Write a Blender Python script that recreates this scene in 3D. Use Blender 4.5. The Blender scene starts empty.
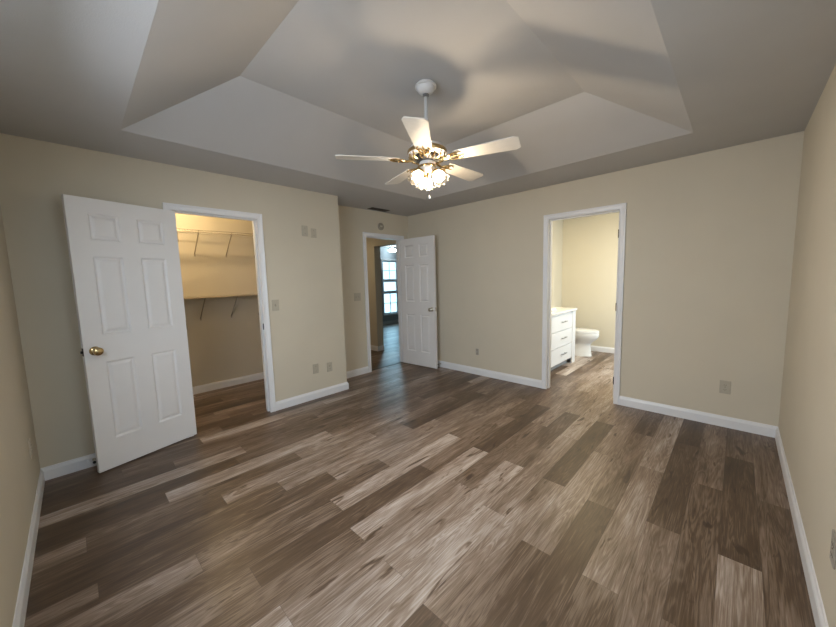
import bpy, bmesh, math, random
from mathutils import Vector, Matrix
PI = math.pi
random.seed(7)
SC = bpy.context.scene
COL = SC.collection

# ------------------------------------------------------------------ camera, world, light, exposure
CAM = Vector((3.9819, -3.9343, 1.3847))
YAW, PITCH, ROLL, FPX = 0.8025, -0.1022, -0.0267, 331.36
F = Vector((-math.cos(YAW)*math.cos(PITCH), math.sin(YAW)*math.cos(PITCH), math.sin(PITCH)))
R0 = Vector((math.sin(YAW), math.cos(YAW), 0.0))
U0 = R0.cross(F)
R = R0*math.cos(ROLL) + U0*math.sin(ROLL)
U = U0*math.cos(ROLL) - R0*math.sin(ROLL)
cd = bpy.data.cameras.new('camera'); cam = bpy.data.objects.new('camera', cd); COL.objects.link(cam)
cd.sensor_width = 36.0; cd.lens = 36.0*FPX/836.0; cd.clip_start = 0.02
M = Matrix((R, U, -F)).transposed().to_4x4(); M.translation = CAM
cam.matrix_world = M
SC.camera = cam

W_ = bpy.data.worlds.new('sky'); SC.world = W_; W_.use_nodes = True
wn = W_.node_tree; bg = wn.nodes['Background']; bg.inputs[1].default_value = 2.3
wtc = wn.nodes.new('ShaderNodeTexCoord'); wsx = wn.nodes.new('ShaderNodeSeparateXYZ'); wrp = wn.nodes.new('ShaderNodeValToRGB')
wn.links.new(wtc.outputs['Generated'], wsx.inputs[0])
wmr = wn.nodes.new('ShaderNodeMapRange'); wmr.inputs[1].default_value = -1; wmr.inputs[2].default_value = 1
wn.links.new(wsx.outputs[2], wmr.inputs[0]); wn.links.new(wmr.outputs[0], wrp.inputs[0]); wn.links.new(wrp.outputs[0], bg.inputs[0])
wrp.color_ramp.elements[0].position = 0.40; wrp.color_ramp.elements[0].color = (0.10, 0.11, 0.09, 1)   # ground and trees
wrp.color_ramp.elements[1].position = 0.445; wrp.color_ramp.elements[1].color = (0.50, 0.80, 1.0, 1)    # pale sky

def area(name, loc, target, sx, sy, power, color):
    l = bpy.data.lights.new(name, 'AREA'); l.shape = 'RECTANGLE'; l.size = sx; l.size_y = sy
    l.energy = power; l.color = color
    o = bpy.data.objects.new(name, l); COL.objects.link(o); o.location = loc
    o.rotation_euler = (Vector(target)-Vector(loc)).to_track_quat('-Z', 'Y').to_euler()
    return o
# daylight through the two bedroom windows behind the camera, the bathroom window and the far room's window
area('daylight_window_near', (2.6, -4.44, 1.54), (2.6, -2.5, 0.35), 1.4, 1.1, 64, (0.79, 0.88, 1.0))
area('daylight_window_right', (4.51, -2.95, 1.54), (2.4, -2.95, 0.35), 1.1, 1.1, 9, (0.79, 0.88, 1.0))
area('daylight_far_room', (-4.6, 3.11, 1.25), (0.0, 2.0, 0.6), 1.3, 1.9, 60, (0.42, 0.78, 1.0))
area('daylight_bathroom', (4.1, 1.5, 1.5), (2.2, 1.2, 0.0), 0.9, 1.1, 62, (0.72, 0.88, 1.0))
area('bathroom_lamp', (2.6, 0.9, 2.36), (2.6, 1.4, 0), 0.5, 0.5, 31, (1.0, 0.80, 0.48))
area('hall_fill', (-1.5, -0.75, 2.38), (-1.5, -0.75, 0), 0.3, 0.3, 6.5, (1.0, 0.80, 0.52))  # added warm fill for the dim hallway wall, no fixture known there
FAN_POWERS = (43.0, 8.0, 5.0)     # bulb towards wall_right, then the two others
SC.view_settings.view_transform = 'Standard'; SC.view_settings.look = 'None'
SC.view_settings.gamma = 1.0; SC.view_settings.use_curve_mapping = False
SC.view_settings.exposure = -0.05

# ------------------------------------------------------------------ measures
D1, E1, L, W, H = 0.4104, 1.5916, 4.2157, 4.2834, 2.4225
TX0, TX1, TY0, TY1 = 0.9761, 3.6841, -3.6195, -0.6105
IX0, IX1, IY0, IY1, TZ = 1.5658, 3.0876, -3.0502, -1.1669, 2.738
T = 0.12
ZC, CW = 2.0942, 0.057          # outer top of casing, casing width
B0, B1 = 2.2936, 3.1349
C0, C1 = -3.3365, -2.5186
H0, H1 = -0.9340, -0.1147
FX, FY = 2.342, -2.100

# ------------------------------------------------------------------ material helpers
def mat(name, col, rough=0.5, metal=0.0, noise=0.0, nscale=40, bump=0.0, bscale=200, spec=None, coat=0.0):
    m = bpy.data.materials.new(name); m.use_nodes = True
    nt = m.node_tree; b = nt.nodes['Principled BSDF']
    b.inputs['Roughness'].default_value = rough; b.inputs['Metallic'].default_value = metal
    if spec is not None: b.inputs['Specular IOR Level'].default_value = spec
    if coat: b.inputs['Coat Weight'].default_value = coat; b.inputs['Coat Roughness'].default_value = 0.15
    tc = nt.nodes.new('ShaderNodeTexCoord')
    n = nt.nodes.new('ShaderNodeTexNoise'); n.inputs['Scale'].default_value = nscale; n.inputs['Detail'].default_value = 3
    nt.links.new(tc.outputs['Object'], n.inputs['Vector'])
    r = nt.nodes.new('ShaderNodeValToRGB')
    r.color_ramp.elements[0].position = 0.3; r.color_ramp.elements[1].position = 0.7
    c = Vector(col)
    r.color_ramp.elements[0].color = (*(c*(1-noise)), 1); r.color_ramp.elements[1].color = (*(c*(1+noise)), 1)
    nt.links.new(n.outputs['Fac'], r.inputs['Fac']); nt.links.new(r.outputs['Color'], b.inputs['Base Color'])
    if bump:
        n2 = nt.nodes.new('ShaderNodeTexNoise'); n2.inputs['Scale'].default_value = bscale; n2.inputs['Detail'].default_value = 2
        nt.links.new(tc.outputs['Object'], n2.inputs['Vector'])
        bp = nt.nodes.new('ShaderNodeBump'); bp.inputs['Strength'].default_value = bump; bp.inputs['Distance'].default_value = 0.002
        nt.links.new(n2.outputs['Fac'], bp.inputs['Height']); nt.links.new(bp.outputs['Normal'], b.inputs['Normal'])
    return m

WALL = mat('wall_paint', (0.635, 0.575, 0.46), 0.75, noise=0.015, nscale=3, bump=0.15, bscale=260, spec=0.25)
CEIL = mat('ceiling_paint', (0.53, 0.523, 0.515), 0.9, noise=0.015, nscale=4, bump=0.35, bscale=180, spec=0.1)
WCLO = mat('closet_paint', (0.635, 0.575, 0.46), 0.75, noise=0.015, nscale=3, bump=0.15, bscale=260, spec=0.25)
TRIM = mat('trim_white', (0.80, 0.80, 0.81), 0.35, noise=0.01, nscale=8)
DOOR = mat('door_white', (0.80, 0.785, 0.775), 0.38, noise=0.01, nscale=6, bump=0.08, bscale=90)
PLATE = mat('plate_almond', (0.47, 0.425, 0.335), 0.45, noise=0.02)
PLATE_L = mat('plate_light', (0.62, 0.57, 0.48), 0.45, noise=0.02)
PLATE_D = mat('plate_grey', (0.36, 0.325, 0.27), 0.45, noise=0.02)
SLOT = mat('socket_dark', (0.16, 0.14, 0.11), 0.5)
BLACK = mat('dark_bronze', (0.03, 0.026, 0.022), 0.4, metal=0.5)
RUBBER = mat('black_rubber', (0.02, 0.02, 0.02), 0.6)
BRASS = mat('polished_brass', (0.58, 0.43, 0.22), 0.2, metal=1.0, noise=0.08, nscale=30)
SATIN = mat('satin_nickel', (0.55, 0.50, 0.43), 0.28, metal=1.0, noise=0.05)
STEEL = mat('brushed_steel', (0.35, 0.35, 0.36), 0.35, metal=1.0)
FANW = mat('fan_white', (0.74, 0.73, 0.72), 0.35, noise=0.01)
ROD = mat('downrod_grey', (0.55, 0.55, 0.55), 0.35)
BLADE = mat('blade_white', (0.72, 0.685, 0.63), 0.42, noise=0.03, nscale=25)
WIRE = mat('wire_white', (0.72, 0.68, 0.60), 0.4)
BRACK = mat('bracket_grey', (0.40, 0.34, 0.25), 0.4)
BOARD = mat('shelf_board_tan', (0.34, 0.28, 0.20), 0.6)
VENT = mat('vent_brown', (0.10, 0.085, 0.07), 0.5)
VWHITE = mat('vanity_white', (0.80, 0.80, 0.80), 0.35)
STONE = mat('counter_white', (0.82, 0.80, 0.77), 0.2, noise=0.04, nscale=18)
PORC = mat('porcelain', (0.82, 0.82, 0.81), 0.08, coat=0.4)
SEAM = mat('seam_brown', (0.06, 0.04, 0.028), 0.45)
SHADOWKICK = mat('toe_kick_shade', (0.30, 0.30, 0.30), 0.6)  # shade of the recess under the drawers put into the colour

def glass_mat():
    m = bpy.data.materials.new('frosted_glass'); m.use_nodes = True; nt = m.node_tree
    for n in list(nt.nodes):
        if n.type == 'BSDF_PRINCIPLED': nt.nodes.remove(n)
    out = [n for n in nt.nodes if n.type == 'OUTPUT_MATERIAL'][0]
    tr = nt.nodes.new('ShaderNodeBsdfTransparent'); tr.inputs[0].default_value = (0.90, 0.88, 0.84, 1)
    tl = nt.nodes.new('ShaderNodeBsdfTranslucent'); tl.inputs[0].default_value = (0.62, 0.58, 0.50, 1)
    gl = nt.nodes.new('ShaderNodeBsdfGlossy'); gl.inputs['Roughness'].default_value = 0.12
    tc = nt.nodes.new('ShaderNodeTexCoord'); wv = nt.nodes.new('ShaderNodeTexNoise'); wv.inputs['Scale'].default_value = 70
    nt.links.new(tc.outputs['Object'], wv.inputs['Vector'])
    rp = nt.nodes.new('ShaderNodeMapRange'); rp.inputs[1].default_value = 0.35; rp.inputs[2].default_value = 0.65
    rp.inputs[3].default_value = 0.10; rp.inputs[4].default_value = 0.45
    nt.links.new(wv.outputs['Fac'], rp.inputs[0])
    m1 = nt.nodes.new('ShaderNodeMixShader'); nt.links.new(rp.outputs[0], m1.inputs[0])
    nt.links.new(tr.outputs[0], m1.inputs[1]); nt.links.new(tl.outputs[0], m1.inputs[2])
    m2 = nt.nodes.new('ShaderNodeMixShader'); m2.inputs[0].default_value = 0.08
    nt.links.new(m1.outputs[0], m2.inputs[1]); nt.links.new(gl.outputs[0], m2.inputs[2])
    nt.links.new(m2.outputs[0], out.inputs[0])
    return m
GLASS = glass_mat()
def pane_mat():
    m = bpy.data.materials.new('window_glass'); m.use_nodes = True; nt = m.node_tree
    for n in list(nt.nodes):
        if n.type == 'BSDF_PRINCIPLED': nt.nodes.remove(n)
    out = [n for n in nt.nodes if n.type == 'OUTPUT_MATERIAL'][0]
    tr = nt.nodes.new('ShaderNodeBsdfTransparent'); gl = nt.nodes.new('ShaderNodeBsdfGlossy'); gl.inputs['Roughness'].default_value = 0.02
    mx = nt.nodes.new('ShaderNodeMixShader'); mx.inputs[0].default_value = 0.05
    nt.links.new(tr.outputs[0], mx.inputs[1]); nt.links.new(gl.outputs[0], mx.inputs[2])
    nt.links.new(mx.outputs[0], out.inputs[0]); return m
PANE = pane_mat()
def emit(name, col, s):
    m = bpy.data.materials.new(name); m.use_nodes = True; nt = m.node_tree
    for n in list(nt.nodes):
        if n.type == 'BSDF_PRINCIPLED': nt.nodes.remove(n)
    out = [n for n in nt.nodes if n.type == 'OUTPUT_MATERIAL'][0]
    e = nt.nodes.new('ShaderNodeEmission'); e.inputs[0].default_value = (*col, 1); e.inputs[1].default_value = s
    nt.links.new(e.outputs[0], out.inputs[0]); return m
BULB_R = 0.026
BULBS = [emit('lit_bulb', (1.0, 0.83, 0.63), w/(PI*4*PI*BULB_R**2)) for w in FAN_POWERS]
CBULB = emit('lit_closet_bulb', (1.0, 0.74, 0.40), 31.0/(PI*4*PI*0.04**2))
DOME = emit('lit_dome', (0.70, 0.90, 1.0), 14.0)

# ------------------------------------------------------------------ mesh helpers
def box(bm, x0, x1, y0, y1, z0, z1):
    v = [bm.verts.new((x, y, z)) for z in (z0, z1) for y in (y0, y1) for x in (x0, x1)]
    for f in ((0, 2, 3, 1), (4, 5, 7, 6), (0, 1, 5, 4), (2, 6, 7, 3), (0, 4, 6, 2), (1, 3, 7, 5)):
        bm.faces.new([v[i] for i in f])
def tube(bm, pts, r, seg=8, cap=True):
    pts = [Vector(p) for p in pts]; rings = []
    rr = r if isinstance(r, (list, tuple)) else [r]*len(pts)
    for i, p in enumerate(pts):
        d = (pts[min(i+1, len(pts)-1)] - pts[max(i-1, 0)]).normalized()
        a = d.cross(Vector((0, 0, 1)) if abs(d.z) < 0.9 else Vector((1, 0, 0))).normalized(); b = d.cross(a)
        rings.append([bm.verts.new(p + (a*math.cos(2*PI*k/seg) + b*math.sin(2*PI*k/seg))*rr[i]) for k in range(seg)])
    for i in range(len(rings)-1):
        for k in range(seg):
            bm.faces.new((rings[i][k], rings[i][(k+1) % seg], rings[i+1][(k+1) % seg], rings[i+1][k]))
    if cap:
        bm.faces.new(rings[0][::-1]); bm.faces.new(rings[-1])
def lathe(bm, prof, seg=32, mtx=None, wave=None):
    """prof: (radius, z) pairs; turned about z, then moved by mtx"""
    mtx = mtx or Matrix(); rings = []
    for i, (r, z) in enumerate(prof):
        ring = []
        for k in range(seg):
            a = 2*PI*k/seg; rr, zz = r, z
            if wave: rr, zz = wave(i, a, r, z)
            ring.append(bm.verts.new(mtx @ Vector((rr*math.cos(a), rr*math.sin(a), zz))))
        rings.append(ring)
    for i in range(len(rings)-1):
        for k in range(seg):
            bm.faces.new((rings[i][k], rings[i][(k+1) % seg], rings[i+1][(k+1) % seg], rings[i+1][k]))
    if prof[0][0] > 1e-5 and not wave: bm.faces.new(rings[0][::-1])
    if prof[-1][0] > 1e-5 and not wave: bm.faces.new(rings[-1])
def prism(bm, pts, axis, a, b):
    """2-D outline pts extruded along axis from a to b"""
    def V(p, t):
        return {'x': (t, p[0], p[1]), 'y': (p[0], t, p[1]), 'z': (p[0], p[1], t)}[axis]
    v0 = [bm.verts.new(V(p, a)) for p in pts]; v1 = [bm.verts.new(V(p, b)) for p in pts]
    n = len(pts)
    for i in range(n): bm.faces.new((v0[i], v0[(i+1) % n], v1[(i+1) % n], v1[i]))
    bm.faces.new(v0[::-1]); bm.faces.new(v1)
def obj(name, bm, m, parent=None, smooth=False, bevel=0.0, loc=None):
    bmesh.ops.remove_doubles(bm, verts=bm.verts, dist=1e-6)
    bmesh.ops.recalc_face_normals(bm, faces=bm.faces)
    me = bpy.data.meshes.new(name); bm.to_mesh(me); bm.free()
    me.materials.append(m)
    if smooth:
        for p in me.polygons: p.use_smooth = True
        me.set_sharp_from_angle(angle=math.radians(38))
    o = bpy.data.objects.new(name, me); COL.objects.link(o)
    if parent: o.parent = parent
    if loc: o.location = loc
    if bevel:
        b = o.modifiers.new('bevel', 'BEVEL'); b.width = bevel; b.segments = 2; b.limit_method = 'ANGLE'
    return o
def tag(o, label, cat, group=None, kind=None):
    o['label'] = label; o['category'] = cat
    if group: o['group'] = group
    if kind: o['kind'] = kind
    return o
def thing(name, label, cat, loc=(0, 0, 0), rz=0.0, group=None, kind=None):
    o = bpy.data.objects.new(name, None); COL.objects.link(o); o.empty_display_size = 0.1
    o.location = loc; o.rotation_euler = (0, 0, rz)
    return tag(o, label, cat, group, kind)
def struct(name, bm, m, label, cat, **k):
    return tag(obj(name, bm, m, **k), label, cat, kind='structure')

# ------------------------------------------------------------------ floor: planks 0.15 wide running along y
def floor_mat():
    m = bpy.data.materials.new('vinyl_plank'); m.use_nodes = True; nt = m.node_tree; N = nt.nodes; LK = nt.links
    b = N['Principled BSDF']
    at = N.new('ShaderNodeAttribute'); at.attribute_name = 'plank'; at.attribute_type = 'GEOMETRY'
    sp = N.new('ShaderNodeSeparateColor'); LK.new(at.outputs['Color'], sp.inputs[0])   # r tone, g seed, b seed2
    tc = N.new('ShaderNodeTexCoord'); sx = N.new('ShaderNodeSeparateXYZ'); LK.new(tc.outputs['Object'], sx.inputs[0])
    def math_(op, a, c, d=None):
        n = N.new('ShaderNodeMath'); n.operation = op
        for i, v in enumerate((a, c, d)):
            if v is None: continue
            if isinstance(v, (int, float)): n.inputs[i].default_value = v
            else: LK.new(v, n.inputs[i])
        return n.outputs[0]
    ox = math_('MULTIPLY_ADD', sp.outputs[1], 31.0, sx.outputs[0]); oy = math_('MULTIPLY_ADD', sp.outputs[2], 47.0, sx.outputs[1])
    def vec(kx, ky):
        c = N.new('ShaderNodeCombineXYZ'); LK.new(math_('MULTIPLY', ox, kx), c.inputs[0]); LK.new(math_('MULTIPLY', oy, ky), c.inputs[1])
        return c.outputs[0]
    def noise(v, detail=4, rough=0.6, dist=0.0):
        n = N.new('ShaderNodeTexNoise'); n.inputs['Scale'].default_value = 1.0; n.inputs['Detail'].default_value = detail
        n.inputs['Roughness'].default_value = rough; n.inputs['Distortion'].default_value = dist
        LK.new(v, n.inputs['Vector']); return n.outputs['Fac']
    broad = noise(vec(9, 1.3), 3, 0.55, 0.6)        # wide streaks within a plank
    grain = noise(vec(120, 3.2), 6, 0.72)
    fine = noise(vec(300, 8.0), 3, 0.6)             # fine grain
    cath = noise(vec(14, 1.1), 2, 0.5, 1.2)         # cathedral rings
    ring = math_('SINE', math_('MULTIPLY', cath, 60.0), 0)
    knot = noise(vec(17, 3.0), 3, 0.5, 0.9)
    # value = tone + streaks
    v = math_('MULTIPLY_ADD', math_('SUBTRACT', broad, 0.5), 0.85, sp.outputs[0])
    v = math_('MULTIPLY_ADD', math_('SUBTRACT', grain, 0.5), 0.70, v)
    v = math_('MULTIPLY_ADD', math_('SUBTRACT', fine, 0.5), 0.45, v)
    v = math_('MULTIPLY_ADD', ring, 0.065, v)
    mr = N.new('ShaderNodeMapRange'); mr.inputs[1].default_value = 0.635; mr.inputs[2].default_value = 0.75; mr.inputs[3].default_value = 0.0; mr.inputs[4].default_value = 0.55
    LK.new(knot, mr.inputs[0]); v = math_('SUBTRACT', v, mr.outputs[0])
    cr = N.new('ShaderNodeValToRGB'); e = cr.color_ramp.elements
    e[0].position = 0.0; e[0].color = (0.052, 0.031, 0.019, 1)
    e[1].position = 1.0; e[1].color = (0.57, 0.50, 0.45, 1)
    x = e.new(0.3); x.color = (0.100, 0.062, 0.037, 1)
    x = e.new(0.6); x.color = (0.245, 0.180, 0.135, 1)
    LK.new(v, cr.inputs['Fac'])
    # thin dark groove along plank edges from the plank's own uv (metres from its edges)
    uv = N.new('ShaderNodeUVMap'); su = N.new('ShaderNodeSeparateXYZ'); LK.new(uv.outputs[0], su.inputs[0])
    g = math_('LESS_THAN', math_('MINIMUM', su.outputs[0], math_('SUBTRACT', 0.1503, su.outputs[0])), 0.0011)
    g2 = math_('LESS_THAN', su.outputs[1], 0.0016)
    gg = math_('MAXIMUM', g, g2)
    mx = N.new('ShaderNodeMixRGB'); mx.inputs[2].default_value = (0.06, 0.04, 0.03, 1)
    LK.new(math_('MULTIPLY', gg, 0.6), mx.inputs[0]); LK.new(cr.outputs[0], mx.inputs[1]); LK.new(mx.outputs[0], b.inputs['Base Color'])
    LK.new(math_('MULTIPLY_ADD', grain, 0.18, 0.30), b.inputs['Roughness'])
    b.inputs['Specular IOR Level'].default_value = 0.5
    bp = N.new('ShaderNodeBump'); bp.inputs['Strength'].default_value = 0.12; bp.inputs['Distance'].default_value = 0.002
    LK.new(math_('SUBTRACT', grain, gg), bp.inputs['Height']); LK.new(bp.outputs[0], b.inputs['Normal'])
    return m
def build_floor():
    PW = 0.1503
    Dk, Md, M_, Ml, Lt = 0.22, 0.35, 0.45, 0.55, 0.67
    # row (counted from x = 4.13 towards wall_left) : (a joint's y, {plank index from that joint: tone}); index 0 is the plank on the +y side of the joint
    known = {0: (-1.175, {0: M_, -1: Md}), -1: (-1.85, {0: Dk, 1: Md, -1: Lt}), -2: (-1.2, {0: M_, -1: Md, -2: Md}),
             -3: (-1.82, {0: Dk, 1: Dk, -1: M_}), -4: (-1.205, {0: Lt, -1: Ml, -2: Md}), -5: (-1.845, {0: M_, 1: Md, -1: Dk, -2: Md}),
             -6: (-1.2, {0: Ml, 1: Lt, -1: Ml, -2: Md, -3: M_}), -7: (-1.807, {0: Dk, 1: Ml, 2: Lt, -1: Ml, -2: Dk}), -8: (-1.103, {0: Lt, 1: Lt, -1: Ml, -2: Lt, -3: M_}),  # planks past the bathroom doorway carry its brighter light in their tone
             -9: (-1.775, {0: Md, 1: Ml, 2: Lt, -1: Lt, -2: Lt}), -10: (-2.23, {0: M_, 1: Ml, 2: Lt, -1: Ml, -2: Lt}), -11: (-1.765, {0: Dk, 1: Ml, 2: Ml, -1: Lt, -2: Md}),
             -12: (-2.25, {0: M_, 1: Md, -1: Dk, -2: M_}), -13: (-1.71, {0: M_, 1: Dk, -1: Lt, -2: Md}), -14: (-2.41, {0: Ml, 1: M_, -1: Md, -2: M_}),
             -15: (-2.77, {0: Ml, 1: M_, -1: Dk, -2: Md}), -16: (-1.856, {0: Dk, 1: M_, -1: Ml, -2: Dk}), -17: (-2.17, {0: M_, 1: Md, -1: Ml, -2: Dk}),
             -18: (-2.80, {0: Ml, 1: M_, -1: Md, -2: Ml}), -19: (-2.42, {0: M_, 1: Dk, -1: Lt, -2: Dk}), -20: (-1.95, {0: Md, -1: Md, -2: Dk}),
             -21: (-3.06, {0: Md, 1: M_, -1: Lt}), -22: (-2.3, {0: M_, -1: Md, -2: Dk}), -25: (-3.06, {0: Dk, -1: M_, 1: Md})}
    X0, X1, Y0, Y1, PLEN = -4.0, 4.40, -4.34, 4.8, 1.21
    bm = bmesh.new(); ca = bm.loops.layers.float_color.new('plank'); uvl = bm.loops.layers.uv.new('UVMap')
    rnd = random.Random(3)
    k = 1
    while True:
        xa = 4.130 + k*PW; xb = xa + PW
        if xb < X0: break
        if k in known: j, tones = known[k]
        else: j, tones = rnd.uniform(-3, 0), {}
        for i in range(-6, 8):
            ya, yb = j + i*PLEN, j + (i+1)*PLEN
            if yb < Y0 or ya > Y1: continue
            tone = tones.get(i); r0 = rnd.choice((0.24, 0.34, 0.40, 0.45, 0.52, 0.60)); s1, s2 = rnd.random(), rnd.random()
            if tone is None: tone = r0 + (.14 if (ya > -.3 and 1.5 < xa < 4.2) else 0)  # bathroom planks lightened: the brighter light there is put into the tone
            xs = (max(xa, X0), min(xb, X1)); ys = (max(ya, Y0), min(yb, Y1))
            if xs[0] >= xs[1]: continue
            f = bm.faces.new([bm.verts.new((x, y, 0)) for x, y in ((xs[0], ys[0]), (xs[1], ys[0]), (xs[1], ys[1]), (xs[0], ys[1]))])
            for l in f.loops:
                l[ca] = (tone, s1, s2, 1); l[uvl].uv = (l.vert.co.x - xa, l.vert.co.y - ya)
        k -= 1
    # underside slab
    box(bm, X0, X1, Y0, Y1, -0.10, -0.004)
    me = bpy.data.meshes.new('floor'); bm.to_mesh(me); bm.free(); me.materials.append(floor_mat())
    o = bpy.data.objects.new('floor', me); COL.objects.link(o)
    tag(o, 'brown and grey wood-look plank floor running through every room', 'floor', kind='structure')
build_floor()

# ------------------------------------------------------------------ walls
JO = CW - 0.005 - 0.018         # casing outer edge to rough opening
ZR = ZC - JO                    # rough opening head
bm = bmesh.new()
box(bm, D1-T, D1, -L, C0+JO, 0, H+.05); box(bm, D1-T, D1, C1-JO, -E1, 0, H+.05); box(bm, D1-T, D1, C0+JO, C1-JO, ZR, H+.05)
box(bm, -T, D1-T, -E1-T, -E1, 0, H+.05)
struct('wall_left', bm, WALL, 'beige wall with the closet doorway, stepping back at its far end', 'wall')
bm = bmesh.new()
box(bm, -T, 0, -E1, H0+JO, 0, H+.05); box(bm, -T, 0, H1-JO, 0, 0, H+.05); box(bm, -T, 0, H0+JO, H1-JO, ZR, H+.05)
struct('wall_far', bm, WALL, 'recessed beige wall with the hallway doorway', 'wall')
bm = bmesh.new()
box(bm, -T, B0+JO, 0, T, 0, H+.05); box(bm, B1-JO, W+T, 0, T, 0, H+.05); box(bm, B0+JO, B1-JO, 0, T, ZR, H+.05)
struct('wall_back', bm, WALL, 'long beige wall with the bathroom doorway', 'wall')
def wall_win(name, along, c, lo, hi, w0, w1, z0, z1, label):
    bm = bmesh.new()
    for a, b_, za, zb in ((lo, w0, 0, H+.05), (w1, hi, 0, H+.05), (w0, w1, 0, z0), (w0, w1, z1, H+.05)):
        if along == 'x': box(bm, a, b_, c[0], c[1], za, zb)
        else: box(bm, c[0], c[1], a, b_, za, zb)
    return struct(name, bm, WALL, label, 'wall')
wall_win('wall_right', 'y', (W, W+T), -L-T, 0, -3.55, -2.35, 0.92, 2.1, 'beige side wall meeting the bathroom wall, with an outlet low down')
wall_win('wall_near', 'x', (-L-T, -L), D1-T, W, 1.85, 3.35, 0.92, 2.1, 'beige side wall beside the open closet door')
def sash(bm, along, c, a0, a1, z0, z1, fw=0.045, th=0.03, nx=0, nz=0):
    def bx(p, q, za, zb):
        if along == 'x': box(bm, p, q, c-th/2, c+th/2, za, zb)
        else: box(bm, c-th/2, c+th/2, p, q, za, zb)
    bx(a0, a0+fw, z0, z1); bx(a1-fw, a1, z0, z1); bx(a0+fw, a1-fw, z0, z0+fw); bx(a0+fw, a1-fw, z1-fw, z1)
    for i in range(1, nx+1):
        p = a0+fw + (a1-a0-2*fw)*i/(nx+1); bx(p-.009, p+.009, z0+fw, z1-fw)
    for i in range(1, nz+1):
        p = z0+fw + (z1-z0-2*fw)*i/(nz+1); bx(a0+fw, a1-fw, p-.009, p+.009)
def window(name, along, c, a0, a1, z0, z1, label):
    bm = bmesh.new(); sash(bm, along, c, a0, a1, z0, (z0+z1)/2+.02, nx=2, nz=1); sash(bm, along, c, a0, a1, (z0+z1)/2-.02, z1, nx=2, nz=1)
    o = struct(name, bm, TRIM, label, 'window')
    bm = bmesh.new()
    if along == 'x': box(bm, a0+.02, a1-.02, c-.002, c+.002, z0+.02, z1-.02)
    else: box(bm, c-.002, c+.002, a0+.02, a1-.02, z0+.02, z1-.02)
    obj('pane', bm, PANE, o)
window('window_1', 'x', -L-T/2, 1.85, 3.35, 0.92, 2.1, 'white bedroom window in the side wall by the closet door')

window('window_2', 'y', W+T/2, -3.55, -2.35, 0.92, 2.1, 'white bedroom window in the side wall with the low outlet')

# closet shell
CX = -0.965
bm = bmesh.new(); box(bm, CX-T, CX, -L-T, -E1, 0, H+.05)
struct('wall_closet_back', bm, WCLO, 'closet back wall behind the wire shelves', 'wall')
bm = bmesh.new(); box(bm, CX, D1-T, -L-T, -L, 0, H+.05)
struct('wall_closet_left', bm, WCLO, 'closet side wall', 'wall')
bm = bmesh.new(); box(bm, CX, -T, -E1-T, -E1, 0, H+.05)
struct('wall_closet_right', bm, WCLO, 'closet side wall next to the hallway', 'wall')
# hall and far room shell
HX = -1.07
bm = bmesh.new()
box(bm, -4.12, HX, 0.13, 0.28, 0, H+.05); box(bm, HX, -T, 0.13, 0.28, 2.035, H+.05)
struct('wall_hall', bm, WALL, 'hallway partition ending in a cased opening', 'wall')
bm = bmesh.new(); box(bm, -2.62, -2.5, -E1, 0.13, 0, H+.05)
struct('wall_hall_end', bm, WALL, 'end wall of the hallway', 'wall')
bm = bmesh.new(); box(bm, -2.62, CX-T, -E1-T, -E1, 0, H+.05)
struct('wall_hall_side', bm, WALL, 'side wall of the hallway', 'wall')
WY0, WY1 = 2.80, 3.42
FRW = mat('far_room_paint', (0.50, 0.53, 0.55), 0.8, noise=0.02, nscale=3)
bm = bmesh.new()
box(bm, -4.12, -4.0, 0.28, WY0, 0, H+.05); box(bm, -4.12, -4.0, WY1, 4.72, 0, H+.05)
box(bm, -4.12, -4.0, WY0, WY1, 0, 0.32); box(bm, -4.12, -4.0, WY0, WY1, 2.0, H+.05)
struct('wall_far_room', bm, FRW, 'grey wall of the room beyond the hallway, around its tall window', 'wall')
bm = bmesh.new(); box(bm, -4.0, 1.43, 4.6, 4.72, 0, H+.05)
struct('wall_far_room_side', bm, FRW, 'grey side wall of the room beyond the hallway', 'wall')
# bathroom shell
BX0, BX1, BY = 1.55, 4.25, 2.57
BATHW = mat('bath_paint', (0.66, 0.61, 0.49), 0.7, noise=0.01, nscale=3, bump=0.1)
bm = bmesh.new(); box(bm, BX0-T, BX0, T, 4.6, 0, H+.05)
struct('wall_bath_left', bm, BATHW, 'cream bathroom wall behind the vanity', 'wall')
bm = bmesh.new(); box(bm, BX0, BX1+T, BY, BY+T, 0, H+.05)
struct('wall_bath_back', bm, BATHW, 'cream bathroom wall behind the toilet', 'wall')
bm = bmesh.new(); box(bm, BX1, BX1+T, T, BY, 0, H+.05)
struct('wall_bath_right', bm, BATHW, 'cream bathroom wall out of sight beside the doorway', 'wall')

# ------------------------------------------------------------------ ceilings
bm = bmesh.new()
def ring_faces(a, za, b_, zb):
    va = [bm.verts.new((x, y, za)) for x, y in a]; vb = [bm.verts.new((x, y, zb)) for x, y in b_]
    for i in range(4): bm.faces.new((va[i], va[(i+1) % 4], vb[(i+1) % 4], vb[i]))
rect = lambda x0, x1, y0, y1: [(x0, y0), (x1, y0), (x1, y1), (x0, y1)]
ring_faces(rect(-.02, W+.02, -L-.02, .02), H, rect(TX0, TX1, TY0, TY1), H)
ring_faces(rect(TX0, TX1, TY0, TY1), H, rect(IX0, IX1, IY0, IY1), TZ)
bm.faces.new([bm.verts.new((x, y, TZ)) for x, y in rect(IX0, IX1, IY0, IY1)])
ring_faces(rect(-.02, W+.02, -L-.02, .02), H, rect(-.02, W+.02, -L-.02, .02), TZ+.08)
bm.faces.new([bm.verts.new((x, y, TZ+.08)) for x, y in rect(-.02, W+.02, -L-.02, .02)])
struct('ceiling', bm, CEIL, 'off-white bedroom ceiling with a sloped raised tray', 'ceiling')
bm = bmesh.new(); box(bm, CX-T, D1-T, -L-T, -E1-T, H, H+.05)
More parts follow.
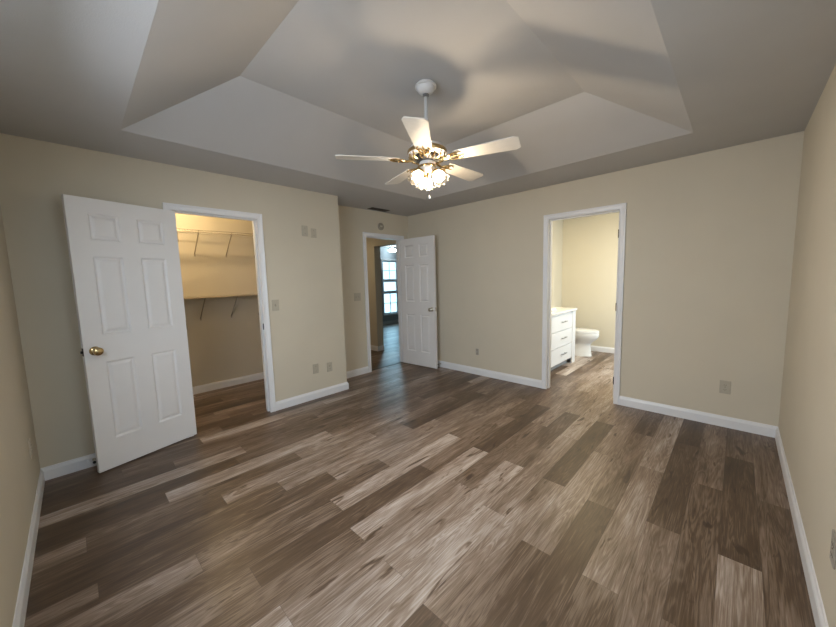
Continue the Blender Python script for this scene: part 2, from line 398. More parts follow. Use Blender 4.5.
struct('ceiling_closet', bm, CEIL, 'closet ceiling', 'ceiling')
bm = bmesh.new(); box(bm, -4.12, -T, -E1-T, 4.72, H, H+.05); box(bm, -T, BX0, T, 4.72, H, H+.05)
struct('ceiling_hall', bm, CEIL, 'ceiling of the hallway and the room beyond', 'ceiling')
bm = bmesh.new(); box(bm, BX0, BX1+T, T, BY+T, H, H+.05)
struct('ceiling_bath', bm, CEIL, 'bathroom ceiling', 'ceiling')

# ------------------------------------------------------------------ trim: casings, jambs, baseboards
CAS = [(0, 0), (0, .010), (.006, .015), (.014, .012), (.036, .014), (.046, .019), (.057, .019), (.057, 0)]   # (from inner edge outwards, depth)
def casing(name, to3, a0, a1, ztop, label, cprof=CAS):
    """a0..a1 outer edges along the wall; to3(a, depth, z) -> point"""
    bm = bmesh.new(); loops = []
    i0, i1, zi = a0+CW, a1-CW, ztop-CW
    for pos in range(4):
        lp = []
        for o, d in cprof:
            a, z = ((i0-o, 0.0), (i0-o, zi+o), (i1+o, zi+o), (i1+o, 0.0))[pos]
            lp.append(bm.verts.new(to3(a, d, z)))
        loops.append(lp)
    n = len(cprof)
    for s in range(3):
        for k in range(n): bm.faces.new((loops[s][k], loops[s][(k+1) % n], loops[s+1][(k+1) % n], loops[s+1][k]))
    bm.faces.new(loops[0]); bm.faces.new(loops[3][::-1])
    return struct(name, bm, TRIM, label, 'door frame')
def jamb(parent, along, c0, c1, a0, a1, ztop, stop):
    """lining of an opening; c0..c1 across the wall, stop = (s0,s1) of the stop strip"""
    j0, j1, zj = a0+JO, a1-JO, ztop-JO
    bm = bmesh.new()
    def bx(p, q, d0, d1, za, zb):
        if along == 'x': box(bm, p, q, d0, d1, za, zb)
        else: box(bm, d0, d1, p, q, za, zb)
    bx(j0, j0+.018, c0, c1, 0, zj); bx(j1-.018, j1, c0, c1, 0, zj); bx(j0+.018, j1-.018, c0, c1, zj-.018, zj)
    obj('jamb', bm, TRIM, parent)
    bm = bmesh.new()
    def bx(p, q, d0, d1, za, zb):
        if along == 'x': box(bm, p, q, d0, d1, za, zb)
        else: box(bm, d0, d1, p, q, za, zb)
    bx(j0+.018, j0+.030, stop[0], stop[1], 0, zj-.018); bx(j1-.030, j1-.018, stop[0], stop[1], 0, zj-.018); bx(j0+.03, j1-.03, stop[0], stop[1], zj-.03, zj-.018)
    obj('stop_strip', bm, TRIM, parent)
t1 = casing('trim_1', lambda a, d, z: (D1+d, a, z), C0, C1, ZC, 'white casing around the closet doorway')
jamb(t1, 'y', D1-T, D1, C0, C1, ZC, (D1-.075, D1-.042))
bm = bmesh.new(); box(bm, D1-.036, D1-.006, C1-JO-.0195, C1-JO-.0175, .90, .965); obj('strike_plate', bm, BLACK, t1)['label'] = 'black strike plate on closet door frame'
t2 = casing('trim_2', lambda a, d, z: (d, a, z), H0, H1, ZC, 'white casing around the hallway doorway')
jamb(t2, 'y', -T, 0, H0, H1, ZC, (-.075, -.042))
t3 = casing('trim_3', lambda a, d, z: (a, -d, z), B0, B1, ZC, 'white casing around the bathroom doorway')
jamb(t3, 'x', 0, T, B0, B1, ZC, (.042, .075))

BASE = [(0, 0), (.014, 0), (.014, .070), (.011, .080), (.007, .088), (.005, .0965), (0, .0974)]
def baseboard(name, pts, side, label, closed_ends=True):
    """pts along the wall foot; side +1: room lies left of the walking direction"""
    pts = [Vector((x, y, 0)) for x, y in pts]; bm = bmesh.new(); loops = []
    for i, p in enumerate(pts):
        ns = []
        if i > 0: d = (p-pts[i-1]).normalized(); ns.append(Vector((-d.y, d.x, 0))*side)
        if i < len(pts)-1: d = (pts[i+1]-p).normalized(); ns.append(Vector((-d.y, d.x, 0))*side)
        n = ns[0] if len(ns) == 1 else (ns[0]+ns[1])/(1+ns[0].dot(ns[1]))
        loops.append([bm.verts.new(p + n*o + Vector((0, 0, z))) for o, z in BASE])
    m = len(BASE)
    for s in range(len(pts)-1):
        for k in range(m): bm.faces.new((loops[s][k], loops[s][(k+1) % m], loops[s+1][(k+1) % m], loops[s+1][k]))
    bm.faces.new(loops[0]); bm.faces.new(loops[-1][::-1])
    return struct(name, bm, TRIM, label, 'baseboard')
e = .0005
baseboard('baseboard_left', [(D1+e, -L), (D1+e, C0)], -1, 'white baseboard behind the open closet door')
baseboard('baseboard_middle', [(D1+e, C1), (D1+e, -E1+e), (e, -E1+e), (e, H0)], -1, 'white baseboard between the closet and hallway doorways')
baseboard('baseboard_back', [(.016, -e), (B0, -e)], -1, 'white baseboard between the hallway door and the bathroom doorway')
baseboard('baseboard_corner', [(B1, -e), (W-e, -e), (W-e, -L)], -1, 'white baseboard from the bathroom doorway round the corner')
baseboard('baseboard_near', [(W-.016, -L+e), (D1+.016, -L+e)], -1, 'white baseboard along the side wall beside the closet door')
baseboard('baseboard_closet', [(CX+e, -L), (CX+e, -E1-T)], -1, 'white baseboard inside the closet')
baseboard('baseboard_hall', [(-2.5, .13-e), (HX+e, .13-e), (HX+e, .28)], -1, 'white baseboard round the end of the hallway partition')
baseboard('baseboard_far_room', [(-4.0+e, .28), (-4.0+e, 4.6)], -1, 'white baseboard under the far window')
baseboard('baseboard_bath', [(BX0+.02, BY-e), (BX1, BY-e)], -1, 'white baseboard behind the toilet')
bm = bmesh.new(); prism(bm, [(-.092, 0), (-.086, .004), (-.034, .004), (-.028, 0)], 'y', H0+JO+.018, H1-JO-.018)
struct('trim_5', bm, SEAM, 'dark threshold strip in the hallway doorway', 'threshold')

# ------------------------------------------------------------------ six-panel doors
def door_leaf(bm, w, h, th, mx=1.0):
    """leaf in x 0..w, y -th..0, z 0..h with six raised panels on both faces"""
    k = w/0.6913
    xs = [0, .105*k, .287*k, .400*k, .578*k, w]; zs = [0, .225, .822, 1.025, 1.603, 1.720, 1.910, h]
    rings = ((0, 0), (.011, .010), (.018, .0105), (.036, .0030))
    for y, s in ((0.0, -1), (-th, 1)):
        for i in range(5):
            for j in range(7):
                x0, x1, z0, z1 = xs[i], xs[i+1], zs[j], zs[j+1]
                panel = i in (1, 3) and j in (1, 3, 5)
                if not panel:
                    bm.faces.new([bm.verts.new((x, y, z)) for x, z in ((x0, z0), (x1, z0), (x1, z1), (x0, z1))]); continue
                prev = None
                for o, d in rings:
                    lp = [bm.verts.new((x, y+s*d, z)) for x, z in ((x0+o, z0+o), (x1-o, z0+o), (x1-o, z1-o), (x0+o, z1-o))]
                    if prev:
                        for q in range(4): bm.faces.new((prev[q], prev[(q+1) % 4], lp[(q+1) % 4], lp[q]))
                    prev = lp
                bm.faces.new(prev)
    for i in range(5):
        for z in (0, h): bm.faces.new([bm.verts.new(p) for p in ((xs[i], 0, z), (xs[i+1], 0, z), (xs[i+1], -th, z), (xs[i], -th, z))])
    for j in range(7):
        for x in (0, w): bm.faces.new([bm.verts.new(p) for p in ((x, 0, zs[j]), (x, 0, zs[j+1]), (x, -th, zs[j+1]), (x, -th, zs[j]))])
KNOB = [(.033, 0), (.033, .004), (.028, .010), (.014, .014), (.012, .030), (.016, .036), (.026, .042), (.030, .052), (.029, .062), (.021, .069), (.008, .072), (0, .0725)]
def make_door(name, label, loc, direction, w, kmat, zk=.915, hinge=BRASS, latch=True, pin=-1, h=2.018, th=.035):
    """door leaf as the thing; local x runs from hinge to free edge, face y=0 is the one seen"""
    bm = bmesh.new(); door_leaf(bm, w, h, th)
    o = struct(name, bm, DOOR, label, 'door')
    o.location = loc; o.rotation_euler = (0, 0, math.atan2(direction[1], direction[0]))
    for s, y in ((1, 0.0), (-1, -th)):
        bm = bmesh.new(); lathe(bm, KNOB, 28, Matrix.Translation((w-.060, y, zk)) @ Matrix.Rotation(-s*PI/2, 4, 'X'))
        obj('knob', bm, kmat, o, smooth=True)
    bm = bmesh.new(); box(bm, w-.0005, w+.0015, -th+.005, -.005, zk-.029, zk+.029); box(bm, w+.0015, w+.012, -th+.011, -.011, zk-.009, zk+.009)
    obj('latch', bm, BLACK if latch else SATIN, o)
    for z in (.20, 1.02, 1.80):
        bm = bmesh.new(); yp = .004 if pin > 0 else -th-.004
        tube(bm, [(-.004, yp, z-.045), (-.004, yp, z+.045)], .006, 10); box(bm, -.002, -.0004, -.030, .003, z-.044, z+.044)
        obj('hinge', bm, hinge, o)
    return o
make_door('door_1', 'white six-panel door swung open beside the closet doorway', (.4299, -3.2571, .012), (.28495, -.95854), .6913, BRASS)

make_door('door_2', 'white six-panel door standing open at the hallway doorway', (.006, -.170, .012), (.9987, .05), .699, SATIN, latch=False, pin=1, hinge=SATIN)
make_door('door_3', 'white bathroom door swung into the bathroom', (3.040, .130, .012), (.10, .995), .70, SATIN, latch=False, hinge=BLACK)
for z in (.33, 1.09, 1.82):
    bm = bmesh.new(); box(bm, B1-JO-.0195, B1-JO-.0175, .078, .112, z-.045, z+.045); tube(bm, [(B1-JO-.022, .116, z-.046), (B1-JO-.022, .116, z+.046)], .007, 10)
    obj('hinge_plate', bm, BLACK, t3)['label'] = 'dark hinge on bathroom door frame'

# ------------------------------------------------------------------ wall plates, stops, vent, detector
def plate(name, label, cat, loc, face, w=.070, h=.115, kind='outlet', m=PLATE, group=None):
    """local: plate in x/z, front towards -y; face = rotation about z"""
    t = thing(name, label, cat, loc, face, group)
    bm = bmesh.new(); box(bm, -w/2, w/2, -.0055, -.0004, -h/2, h/2); obj('cover_plate', bm, m, t, bevel=.002)
    if kind == 'outlet':
        for z in (-.0195, .0195):
            bm = bmesh.new(); pr = [(.0165*math.cos(a)*1.0, z + max(-.0125, min(.0125, .0165*math.sin(a)))) for a in [2*PI*k/24 for k in range(24)]]
            prism(bm, pr, 'y', -.0075, -.0055); so = obj('socket', bm, m, t)
            bm = bmesh.new(); box(bm, -.0080, -.0055, -.0082, -.0075, z-.004, z+.005); box(bm, .0055, .0080, -.0082, -.0075, z-.004, z+.005); box(bm, -.002, .002, -.0082, -.0075, z-.010, z-.006)
            obj('slot', bm, SLOT, so)
        bm = bmesh.new(); lathe(bm, [(.003, 0), (.003, .0012), (.0015, .002)], 12, Matrix.Translation((0, -.0055, 0)) @ Matrix.Rotation(PI/2, 4, 'X')); obj('screw', bm, SLOT, t)
    elif kind == 'switch' or kind == 'double_switch':
        for x in ((0,) if kind == 'switch' else (-.023, .023)):
            bm = bmesh.new(); box(bm, x-.006, x+.006, -.0068, -.0055, -.013, .013); tg = obj('toggle_slot', bm, PLATE_D, t)
            bm = bmesh.new(); prism(bm, [(-.0060, -.007), (-.017, .006), (-.015, .012), (-.0060, .007)], 'x', x-.0035, x+.0035); obj('toggle', bm, m, tg)
    elif kind == 'blank':
        for z in (-.030, .030):
            bm = bmesh.new(); lathe(bm, [(.003, 0), (.003, .0012), (.0015, .002)], 12, Matrix.Translation((0, -.0055, z)) @ Matrix.Rotation(PI/2, 4, 'X')); obj('screw', bm, SLOT, t)
    elif kind == 'coax':
        bm = bmesh.new(); tube(bm, [(0, -.005, 0), (0, -.016, 0)], .0055, 12); obj('connector', bm, SATIN, t)
    return t
FX_ = PI/2      # plate front towards +x
plate('blank_plate', 'beige blank plate high on the closet wall, nearer the closet doorway', 'wall plate', (D1, -2.051, 1.967), FX_, .072, .118, 'blank', PLATE)
plate('blank_plate', 'beige blank plate high on the closet wall, nearer the wall end', 'wall plate', (D1, -1.942, 1.950), FX_, .068, .105, 'blank', PLATE)
plate('light_switch', 'beige toggle switch beside the closet door frame', 'light switch', (D1, -2.440, 1.150), FX_, .074, .118, 'switch', PLATE)
plate('cable_plate', 'beige cable plate low on the closet wall, nearer the closet doorway', 'wall plate', (D1, -2.016, .362), FX_, .072, .115, 'blank', PLATE)
plate('outlet', 'beige outlet low on the closet wall near its end', 'outlet', (D1, -1.830, .345), FX_, .070, .115, 'outlet', PLATE)
plate('light_switch', 'beige double switch beside the hallway door frame', 'light switch', (0, -1.075, 1.156), FX_, .116, .115, 'double_switch', PLATE)
plate('outlet', 'grey-beige outlet low on the wall between the bathroom doorway and the room corner', 'outlet', (3.947, 0, .362), 0, .074, .118, 'outlet', PLATE)
plate('phone_jack', 'small plate low on the wall between the hallway door and bathroom doorway', 'wall jack', (1.341, 0, .333), 0, .046, .090, 'coax', PLATE_D)
plate('outlet', 'outlet low on the side wall, cut by the picture edge', 'outlet', (W, -2.118, .378), -PI/2, .070, .115, 'outlet', PLATE_D)
plate('outlet', 'pale outlet on the side wall beside the open closet door', 'outlet', (.800, -L, .385), PI, .070, .115, 'outlet', PLATE_L)

def door_stop(name, label, loc, rz):
    t = thing(name, label, 'door stop', loc, rz)
    bm = bmesh.new(); lathe(bm, [(.011, 0), (.011, .004), (.006, .007)], 16, Matrix.Rotation(PI/2, 4, 'X')); obj('base', bm, SATIN, t, smooth=True)
    bm = bmesh.new(); tube(bm, [(0, -.006, 0), (0, -.060, 0)], .0045, 10); obj('rod', bm, SATIN, t)
    bm = bmesh.new(); lathe(bm, [(.008, 0), (.010, .004), (.010, .012), (.006, .016)], 16, Matrix.Translation((0, -.058, 0)) @ Matrix.Rotation(PI/2, 4, 'X')); obj('tip', bm, RUBBER, t, smooth=True)
door_stop('door_stop', 'door stop with black tip on the baseboard behind the closet door', (D1+.0145, -3.940, .055), FX_)
door_stop('door_stop', 'door stop with black tip on the baseboard behind the hallway door', (.665, -.0145, .055), 0)

t = thing('ceiling_vent', 'small dark vent grille in the ceiling above the hallway door', 'vent', (.129, -.717, H))
bm = bmesh.new()
for a in ((-.060, -.052, -.165, .165), (.052, .060, -.165, .165), (-.052, .052, -.165, -.157), (-.052, .052, .157, .165)): box(bm, *a, -.006, -.0005)
obj('frame', bm, VENT, t)
bm = bmesh.new()
for k in range(9):
    x = -.046+.0115*k; prism(bm, [(x, -.001), (x+.003, -.001), (x+.010, -.010), (x+.007, -.010)], 'y', -.157, .157)
obj('louver', bm, VENT, t)
bm = bmesh.new(); box(bm, -.052, .052, -.157, .157, -.0012, -.0004); obj('backing', bm, SEAM, t)

t = thing('smoke_detector', 'small round smoke detector mount above the hallway doorway', 'smoke detector', (0, -.584, 2.205), FX_)
rx = Matrix.Rotation(PI/2, 4, 'X')
bm = bmesh.new(); lathe(bm, [(.056, .0004), (.056, .010), (.050, .016), (.041, .016), (.039, .008), (0, .008)], 32, rx); obj('base_ring', bm, PLATE_D, t, smooth=True)
bm = bmesh.new(); box(bm, -.012, .020, -.020, -.008, -.010, .014); obj('connector', bm, PLATE_L, t)

# ------------------------------------------------------------------ ceiling fan
def build_fan():
    t = thing('ceiling_fan', 'white five-blade ceiling fan with brass trim and a lit cluster of glass shades', 'ceiling fan', (FX, FY, TZ))
    z0 = TZ
    Z = lambda z: z - z0 - .010
    bm = bmesh.new(); lathe(bm, [(.060, -.0005), (.062, -.010), (.074, -.014), (.075, -.024), (.065, -.028), (.063, -.036), (.053, -.052), (.034, -.062), (.022, -.066), (.018, -.066)], 36)
    obj('canopy', bm, FANW, t, smooth=True)
    bm = bmesh.new(); tube(bm, [(0, 0, -.05), (0, 0, Z(2.365))], .0135, 16); r = obj('downrod', bm, ROD, t, smooth=True)
    bm = bmesh.new(); lathe(bm, [(.015, -.067), (.022, -.071), (.022, -.082), (.015, -.088)], 20); obj('ball_joint', bm, STEEL, r, smooth=True)
    zm = 2.225      # underside of motor
    bm = bmesh.new()
    lathe(bm, [(.020, Z(zm+.150)), (.032, Z(zm+.146)), (.040, Z(zm+.128)), (.075, Z(zm+.120)), (.118, Z(zm+.102)), (.134, Z(zm+.080)), (.136, Z(zm+.052)), (.128, Z(zm+.046)), (.10, Z(zm+.040)), (0, Z(zm+.040))], 40)
    mo = obj('motor_housing', bm, FANW, t, smooth=True)
    bm = bmesh.new(); lathe(bm, [(.1365, Z(zm+.078)), (.1405, Z(zm+.072)), (.1405, Z(zm+.058)), (.1365, Z(zm+.052))], 40); obj('brass_band', bm, BRASS, mo, smooth=True)
    # pierced lower ring: dark drum behind brass scallops
    bm = bmesh.new(); lathe(bm, [(.088, Z(zm+.042)), (.094, Z(zm+.022)), (.078, Z(zm+.006)), (.055, Z(zm)), (0, Z(zm))], 36); obj('lower_drum', bm, RUBBER, mo, smooth=True)
    bm = bmesh.new()
    for k in range(15):
        a = 2*PI*k/15; ca, sa = math.cos(a), math.sin(a)
        pts = [(.130*ca, .130*sa, Z(zm+.046)), (.124*ca, .124*sa, Z(zm+.024)), (.103*ca, .103*sa, Z(zm+.012)), (.084*ca, .084*sa, Z(zm+.004))]
        tube(bm, pts, [.006, .0085, .0065, .004], 8)
    obj('brass_scroll', bm, BRASS, mo, smooth=True)
    for k in range(5):
        a = math.radians(-54 + 72*k)
        Rz = Matrix.Rotation(a, 4, 'Z'); tilt = Matrix.Rotation(math.radians(-10), 4, 'X')
        zb = Z(2.234)
        base = Rz @ Matrix.Translation((0, 0, zb)) @ tilt
        # blade: outline with clipped tip corners; positive local y is the counter-clockwise edge
        pts = [(.205, -.050), (.230, -.056), (.606, -.074), (.637, -.056), (.637, .056), (.606, .074), (.230, .056), (.205, .050)]
        bm = bmesh.new(); prism(bm, pts, 'z', 0, .006); bm.transform(base); bl = obj('blade', bm, BLADE, t, bevel=.0015)
        bm = bmesh.new()
        # ornate iron: arm from motor, a ring, then three fingers under the blade
        def P(x, y, z): return (x, y, z)
        tube(bm, [(.085, 0, .018), (.115, 0, -.002), (.150, 0, -.010), (.185, 0, -.006)], [.012, .010, .009, .009], 8)
        for s in (-1, 1):
            tube(bm, [(.150, 0, -.009), (.172, s*.026, -.009), (.200, s*.036, -.006), (.222, s*.022, -.005), (.212, s*.006, -.005), (.196, s*.010, -.006)], [.006, .007, .007, .006, .005, .004], 8)
            tube(bm, [(.198, s*.036, -.005), (.232, s*.046, -.004), (.262, s*.030, -.003)], [.006, .006, .003], 8)
        tube(bm, [(.185, 0, -.006), (.235, 0, -.004), (.278, 0, -.003)], [.008, .007, .003], 8)
        bm.transform(base); ir = obj('blade_iron', bm, BRASS, bl, smooth=True)
    # switch housing and light kit
    bm = bmesh.new(); lathe(bm, [(.050, Z(2.226)), (.056, Z(2.220)), (.058, Z(2.196)), (.050, Z(2.190)), (.052, Z(2.184)), (.047, Z(2.160)), (.036, Z(2.146)), (0, Z(2.142))], 32)
    sh = obj('switch_housing', bm, FANW, t, smooth=True)
    bm = bmesh.new(); lathe(bm, [(.059, Z(2.200)), (.0605, Z(2.196)), (.0605, Z(2.190)), (.057, Z(2.186))], 32); obj('brass_band', bm, BRASS, sh, smooth=True)
    bm = bmesh.new(); lathe(bm, [(.034, Z(2.147)), (.030, Z(2.136)), (.022, Z(2.128)), (.016, Z(2.118)), (.014, Z(2.108)), (0, Z(2.106))], 24); obj('brass_finial', bm, BRASS, t, smooth=True)
    for k in range(3):
        a = math.radians(18 + 120*k)
        Rz = Matrix.Rotation(a, 4, 'Z')
        bm = bmesh.new(); tube(bm, [(.034, 0, Z(2.160)), (.045, 0, Z(2.168)), (.052, 0, Z(2.164)), (.057, 0, Z(2.158))], .0065, 8)
        bm.transform(Rz); arm = obj('lamp_arm', bm, BRASS, t, smooth=True)
        ax = Rz @ Matrix.Translation((.056, 0, Z(2.158))) @ Matrix.Rotation(math.radians(180-33), 4, 'Y')   # local +z points down and outwards
        bm = bmesh.new(); lathe(bm, [(.012, -.004), (.023, .000), (.025, .012), (.025, .022), (.021, .024)], 20, ax); obj('socket_cup', bm, BRASS, arm, smooth=True)
        def wave(i, an, r, z):
            f = max(0, (i-3)/5.0); return r*(1+.075*f*math.cos(9*an)), z + .006*f*math.cos(9*an)
        bm = bmesh.new(); lathe(bm, [(.021, .012), (.025, .019), (.033, .031), (.040, .046), (.043, .060), (.044, .072), (.047, .082), (.053, .090), (.056, .094)], 54, ax, wave)
        so = obj('glass_shade', bm, GLASS, t, smooth=True)
        so.modifiers.new('thick', 'SOLIDIFY').thickness = .002
        bm = bmesh.new(); bmesh.ops.create_icosphere(bm, subdivisions=3, radius=BULB_R, matrix=ax @ Matrix.Translation((0, 0, .050)))
        obj('bulb', bm, BULBS[k], t, smooth=True)
    for x, y, zl in ((.030, -.020, 1.985), (-.020, .036, 2.060)):
        bm = bmesh.new()
        n = int((2.150-zl)/.006)
        tube(bm, [(x, y, Z(2.155)), (x, y, Z(zl))], .0013, 6)
        ch = obj('pull_chain', bm, BRASS, t)
        bm = bmesh.new(); lathe(bm, [(0, .002), (.003, 0), (.006, -.010), (.0065, -.018), (.004, -.024), (0, -.026)], 14, Matrix.Translation((x, y, Z(zl)))); obj('pull_knob', bm, FANW, ch, smooth=True)
build_fan()

# ------------------------------------------------------------------ closet shelves and lamp
def wire_shelf(label, z, y0, y1):
    t = thing('wire_shelf', label, 'shelf', (CX, y0, z), group=None)
    n = y1-y0; dep = .305
    bm = bmesh.new()
    k = 0; y = .012
    while y < n:
        tube(bm, [(.004, y, 0), (dep, y, 0), (dep+.003, y, -.028)], .0019, 5); y += .0254
    obj('wire_deck', bm, WIRE, t)
    for x, zz in ((.006, -.0035), (dep*.52, -.0035), (dep, -.0035), (dep+.003, -.030)):
        bm = bmesh.new(); tube(bm, [(x, .002, zz), (x, n-.002, zz)], (.0058 if x > .29 else .0042), 8); obj('rail', bm, WIRE if x < .1 else BRACK, t)
    y = -3.19
    for k in range(4):
        yy = y + .36*k - y0
        bm = bmesh.new(); tube(bm, [(dep-.004, yy, -.006), (dep*.5, yy, -.131), (.006, yy, -.262), (.003, yy, -.285)], .0060, 8); br = obj('bracket', bm, BRACK, t)
        bm = bmesh.new(); box(bm, .0004, .006, yy-.008, yy+.008, -.295, -.262); obj('bracket_foot', bm, BRACK, br)
wire_shelf('white wire closet shelf, the upper one near the closet ceiling', 2.042, -L+.004, -E1-T-.004)
def board_shelf(label, z, y0, y1):  # solid board in place of wire, built for the shade it casts below
    t = thing('board_shelf', label, 'shelf', (CX, y0, z)); dep = .305
    bm = bmesh.new(); box(bm, .0006, dep, 0, y1-y0, -.004, .004); obj('board', bm, BOARD, t)
    bm = bmesh.new(); tube(bm, [(dep+.003, .002, -.004), (dep+.003, y1-y0-.002, -.004)], .0045, 8); obj('front_rail', bm, BRACK, t)
    for k in range(4):
        yy = -3.19 + .36*k - y0
        bm = bmesh.new(); tube(bm, [(dep-.004, yy, -.008), (dep*.5, yy, -.136), (.006, yy, -.268), (.003, yy, -.290)], .0060, 8); br = obj('bracket', bm, BRACK, t)
        bm = bmesh.new(); box(bm, .0004, .006, yy-.008, yy+.008, -.300, -.268); obj('bracket_foot', bm, BRACK, br)
board_shelf('thin closet shelf on slanted brackets, the lower one halfway up the closet', 1.236, -L+.004, -E1-T-.004)
t = thing('closet_lamp', 'bare lit bulb on the closet ceiling', 'lamp', (-.36, -3.10, H))
bm = bmesh.new(); lathe(bm, [(.055, -.0005), (.055, -.012), (.030, -.030), (.022, -.034)], 24); obj('lampholder', bm, FANW, t, smooth=True)
bm = bmesh.new(); bmesh.ops.create_icosphere(bm, subdivisions=3, radius=.04, matrix=Matrix.Translation((0, 0, -.072))); obj('bulb', bm, CBULB, t, smooth=True)

# ------------------------------------------------------------------ far room: window and lamp
o = thing('window_3', 'tall bright window in the room beyond the hallway', 'window', (-4.0, (WY0+WY1)/2, .32), kind='structure')
def fr(name, *boxes, m=TRIM):
    bm = bmesh.new()
    for b_ in boxes: box(bm, *b_)
    return obj(name, bm, m, o)
hw = (WY1-WY0)/2
fr('window_frame', (-.10, .018, -hw-.06, -hw, -.06, 1.74), (-.10, .018, hw, hw+.06, -.06, 1.74), (-.10, .018, -hw, hw, 1.68, 1.74))
fr('window_sill', (-.10, .05, -hw-.07, hw+.07, -.05, 0))
for za, zb in ((0.0, .68), (1.06, 1.68)):
    bm = bmesh.new(); sash(bm, 'y', -.05, -hw, hw, za, zb, nx=1, nz=1, fw=.04); obj('sash', bm, TRIM, o)
    fr('pane', (-.053, -.048, -hw+.02, hw-.02, za+.02, zb-.02), m=PANE)
bm = bmesh.new(); sash(bm, 'y', -.05, -hw, hw, .68, 1.06, fw=.05); obj('sash', bm, TRIM, o)
fr('pane', (-.053, -.048, -hw+.02, hw-.02, .70, 1.04), m=PANE)
t = thing('ceiling_lamp', 'glowing round lamp hanging in the room beyond the hallway', 'lamp', (-3.72, 2.98, H))
bm = bmesh.new(); lathe(bm, [(.06, -.0005), (.06, -.015), (.03, -.03), (.03, -.075)], 24); obj('lamp_base', bm, FANW, t, smooth=True)
bm = bmesh.new(); lathe(bm, [(.05, -.075), (.115, -.095), (.135, -.125), (.115, -.165), (.05, -.185), (0, -.187)], 28); obj('lamp_shade', bm, DOME, t, smooth=True)

# ------------------------------------------------------------------ bathroom: vanity and toilet
VX = 2.14; VY0, VY1 = .16, 1.575; VZ = .835
t = thing('vanity_cabinet', 'white bathroom vanity cabinet with three drawers and dark bar pulls', 'cabinet', (BX0, VY0, 0))
def vb(name, *boxes, m=VWHITE, parent=None, bevel=0):
    bm = bmesh.new()
    for b_ in boxes: box(bm, b_[0]-BX0, b_[1]-BX0, b_[2]-VY0, b_[3]-VY0, b_[4], b_[5])
    return obj(name, bm, m, parent or t, bevel=bevel)
vb('body', (BX0+.002, VX-.020, VY0, VY1-.002, .09, VZ))
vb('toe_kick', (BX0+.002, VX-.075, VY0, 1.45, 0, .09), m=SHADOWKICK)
vb('end_panel', (BX0+.002, VX+.002, VY1-.002, VY1+.016, 0, VZ), (VX-.020, VX+.002, 1.455, VY1-.002, 0, VZ))
bounds = [(.580, .812), (.338, .572), (.095, .330)]
for za, zb in bounds:
    d = vb('drawer', (VX-.019, VX, .640, 1.448, za, zb), bevel=.002)
    zc = (za+zb)/2 + .01
    bm = bmesh.new(); tube(bm, [(VX-BX0+.028, 0.985-VY0, zc), (VX-BX0+.028, 1.165-VY0, zc)], .006, 10)
    for y in (1.010, 1.140): tube(bm, [(VX-BX0, y-VY0, zc), (VX-BX0+.028, y-VY0, zc)], .005, 8)
    obj('drawer_pull', bm, STEEL, d, smooth=True)
dd = vb('cabinet_door', (VX-.019, VX, VY0+.01, .632, .095, .812), bevel=.002)
bm = bmesh.new(); tube(bm, [(VX-BX0+.028, .36-VY0, .60), (VX-BX0+.028, .36-VY0, .76)], .006, 10); obj('door_pull', bm, STEEL, dd)
ct = thing('countertop', 'white countertop with basin on the bathroom vanity', 'countertop', (BX0, VY0, VZ))
def cb(name, *boxes, m=STONE, bevel=0):
    bm = bmesh.new()
    for b_ in boxes: box(bm, b_[0]-BX0, b_[1]-BX0, b_[2]-VY0, b_[3]-VY0, b_[4]-VZ, b_[5]-VZ)
    return obj(name, bm, m, ct, bevel=bevel)
cb('slab', (BX0+.002, VX+.022, VY0-.01, VY1+.028, VZ+.0005, VZ+.032), bevel=.003)
cb('backsplash', (BX0+.002, BX0+.020, VY0-.01, VY1+.028, VZ+.032, VZ+.12), bevel=.002)
bm = bmesh.new()
ell = Matrix.Translation((.30, .85, .032)) @ Matrix.Diagonal((.78, 1.0, 1, 1))
lathe(bm, [(.235, .0005), (.245, .006), (.245, .034), (.236, .042), (.222, .040), (.20, .018), (.10, .006), (0, .004)], 44, ell); obj('basin', bm, PORC, ct, smooth=True)

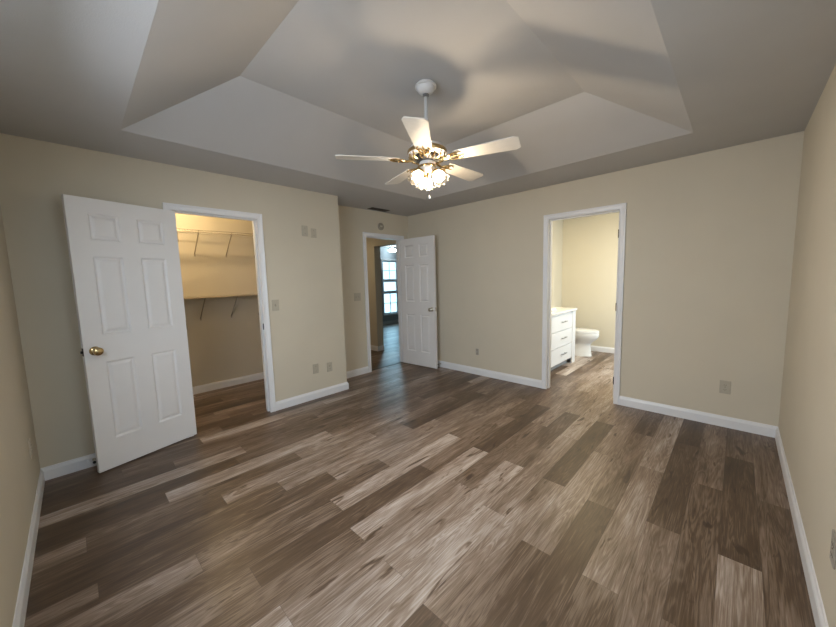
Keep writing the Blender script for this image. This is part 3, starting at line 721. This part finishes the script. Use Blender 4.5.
def build_toilet():
    t = thing('toilet', 'white toilet standing between the vanity and the bathroom wall', 'toilet', (BX0, 2.12, 0))
    def ring(cx, rx, ry, z, n=40, egg=.12):
        out = []
        for k in range(n):
            a = 2*PI*k/n; c, s = math.cos(a), math.sin(a)
            out.append((cx + rx*c*(1+egg*c*.5), ry*s*(1-egg*c), z))
        return out
    def loft(bm, rings, cap0=True, cap1=True):
        rv = [[bm.verts.new(p) for p in r] for r in rings]; n = len(rv[0])
        for i in range(len(rv)-1):
            for k in range(n): bm.faces.new((rv[i][k], rv[i][(k+1) % n], rv[i+1][(k+1) % n], rv[i+1][k]))
        if cap0: bm.faces.new(rv[0][::-1])
        if cap1: bm.faces.new(rv[-1])
    bm = bmesh.new()
    loft(bm, [ring(.42, .270, .120, 0, egg=.0), ring(.42, .266, .116, .02, egg=0), ring(.42, .252, .104, .10, egg=0), ring(.42, .248, .100, .20, egg=0),
              ring(.435, .258, .118, .24, egg=.02), ring(.460, .280, .150, .29), ring(.487, .290, .174, .345), ring(.487, .292, .183, .39), ring(.487, .287, .181, .410)])
    obj('bowl', bm, PORC, t, smooth=True)
    bm = bmesh.new(); loft(bm, [ring(.489, .285, .184, 0.4110), ring(.489, .292, .190, 0.4170), ring(.489, .292, .190, 0.4270), ring(.489, .286, .185, 0.4320)]); obj('seat', bm, PORC, t, smooth=True)
    bm = bmesh.new(); loft(bm, [ring(.487, .284, .183, 0.4325), ring(.487, .290, .188, 0.4380), ring(.487, .288, .186, 0.4490), ring(.487, .25, .155, 0.4560)]); obj('lid', bm, PORC, t, smooth=True)
    bm = bmesh.new(); box(bm, .012, .20, -.205, .205, .405, .72); obj('tank', bm, PORC, t, bevel=.02)
    bm = bmesh.new(); box(bm, .004, .21, -.215, .215, .7205, .755); obj('tank_lid', bm, PORC, t, bevel=.01)
    bm = bmesh.new(); tube(bm, [(.20, -.14, .65), (.215, -.14, .65), (.215, -.08, .645)], .006, 8); obj('flush_lever', bm, STEEL, t)
build_toilet()
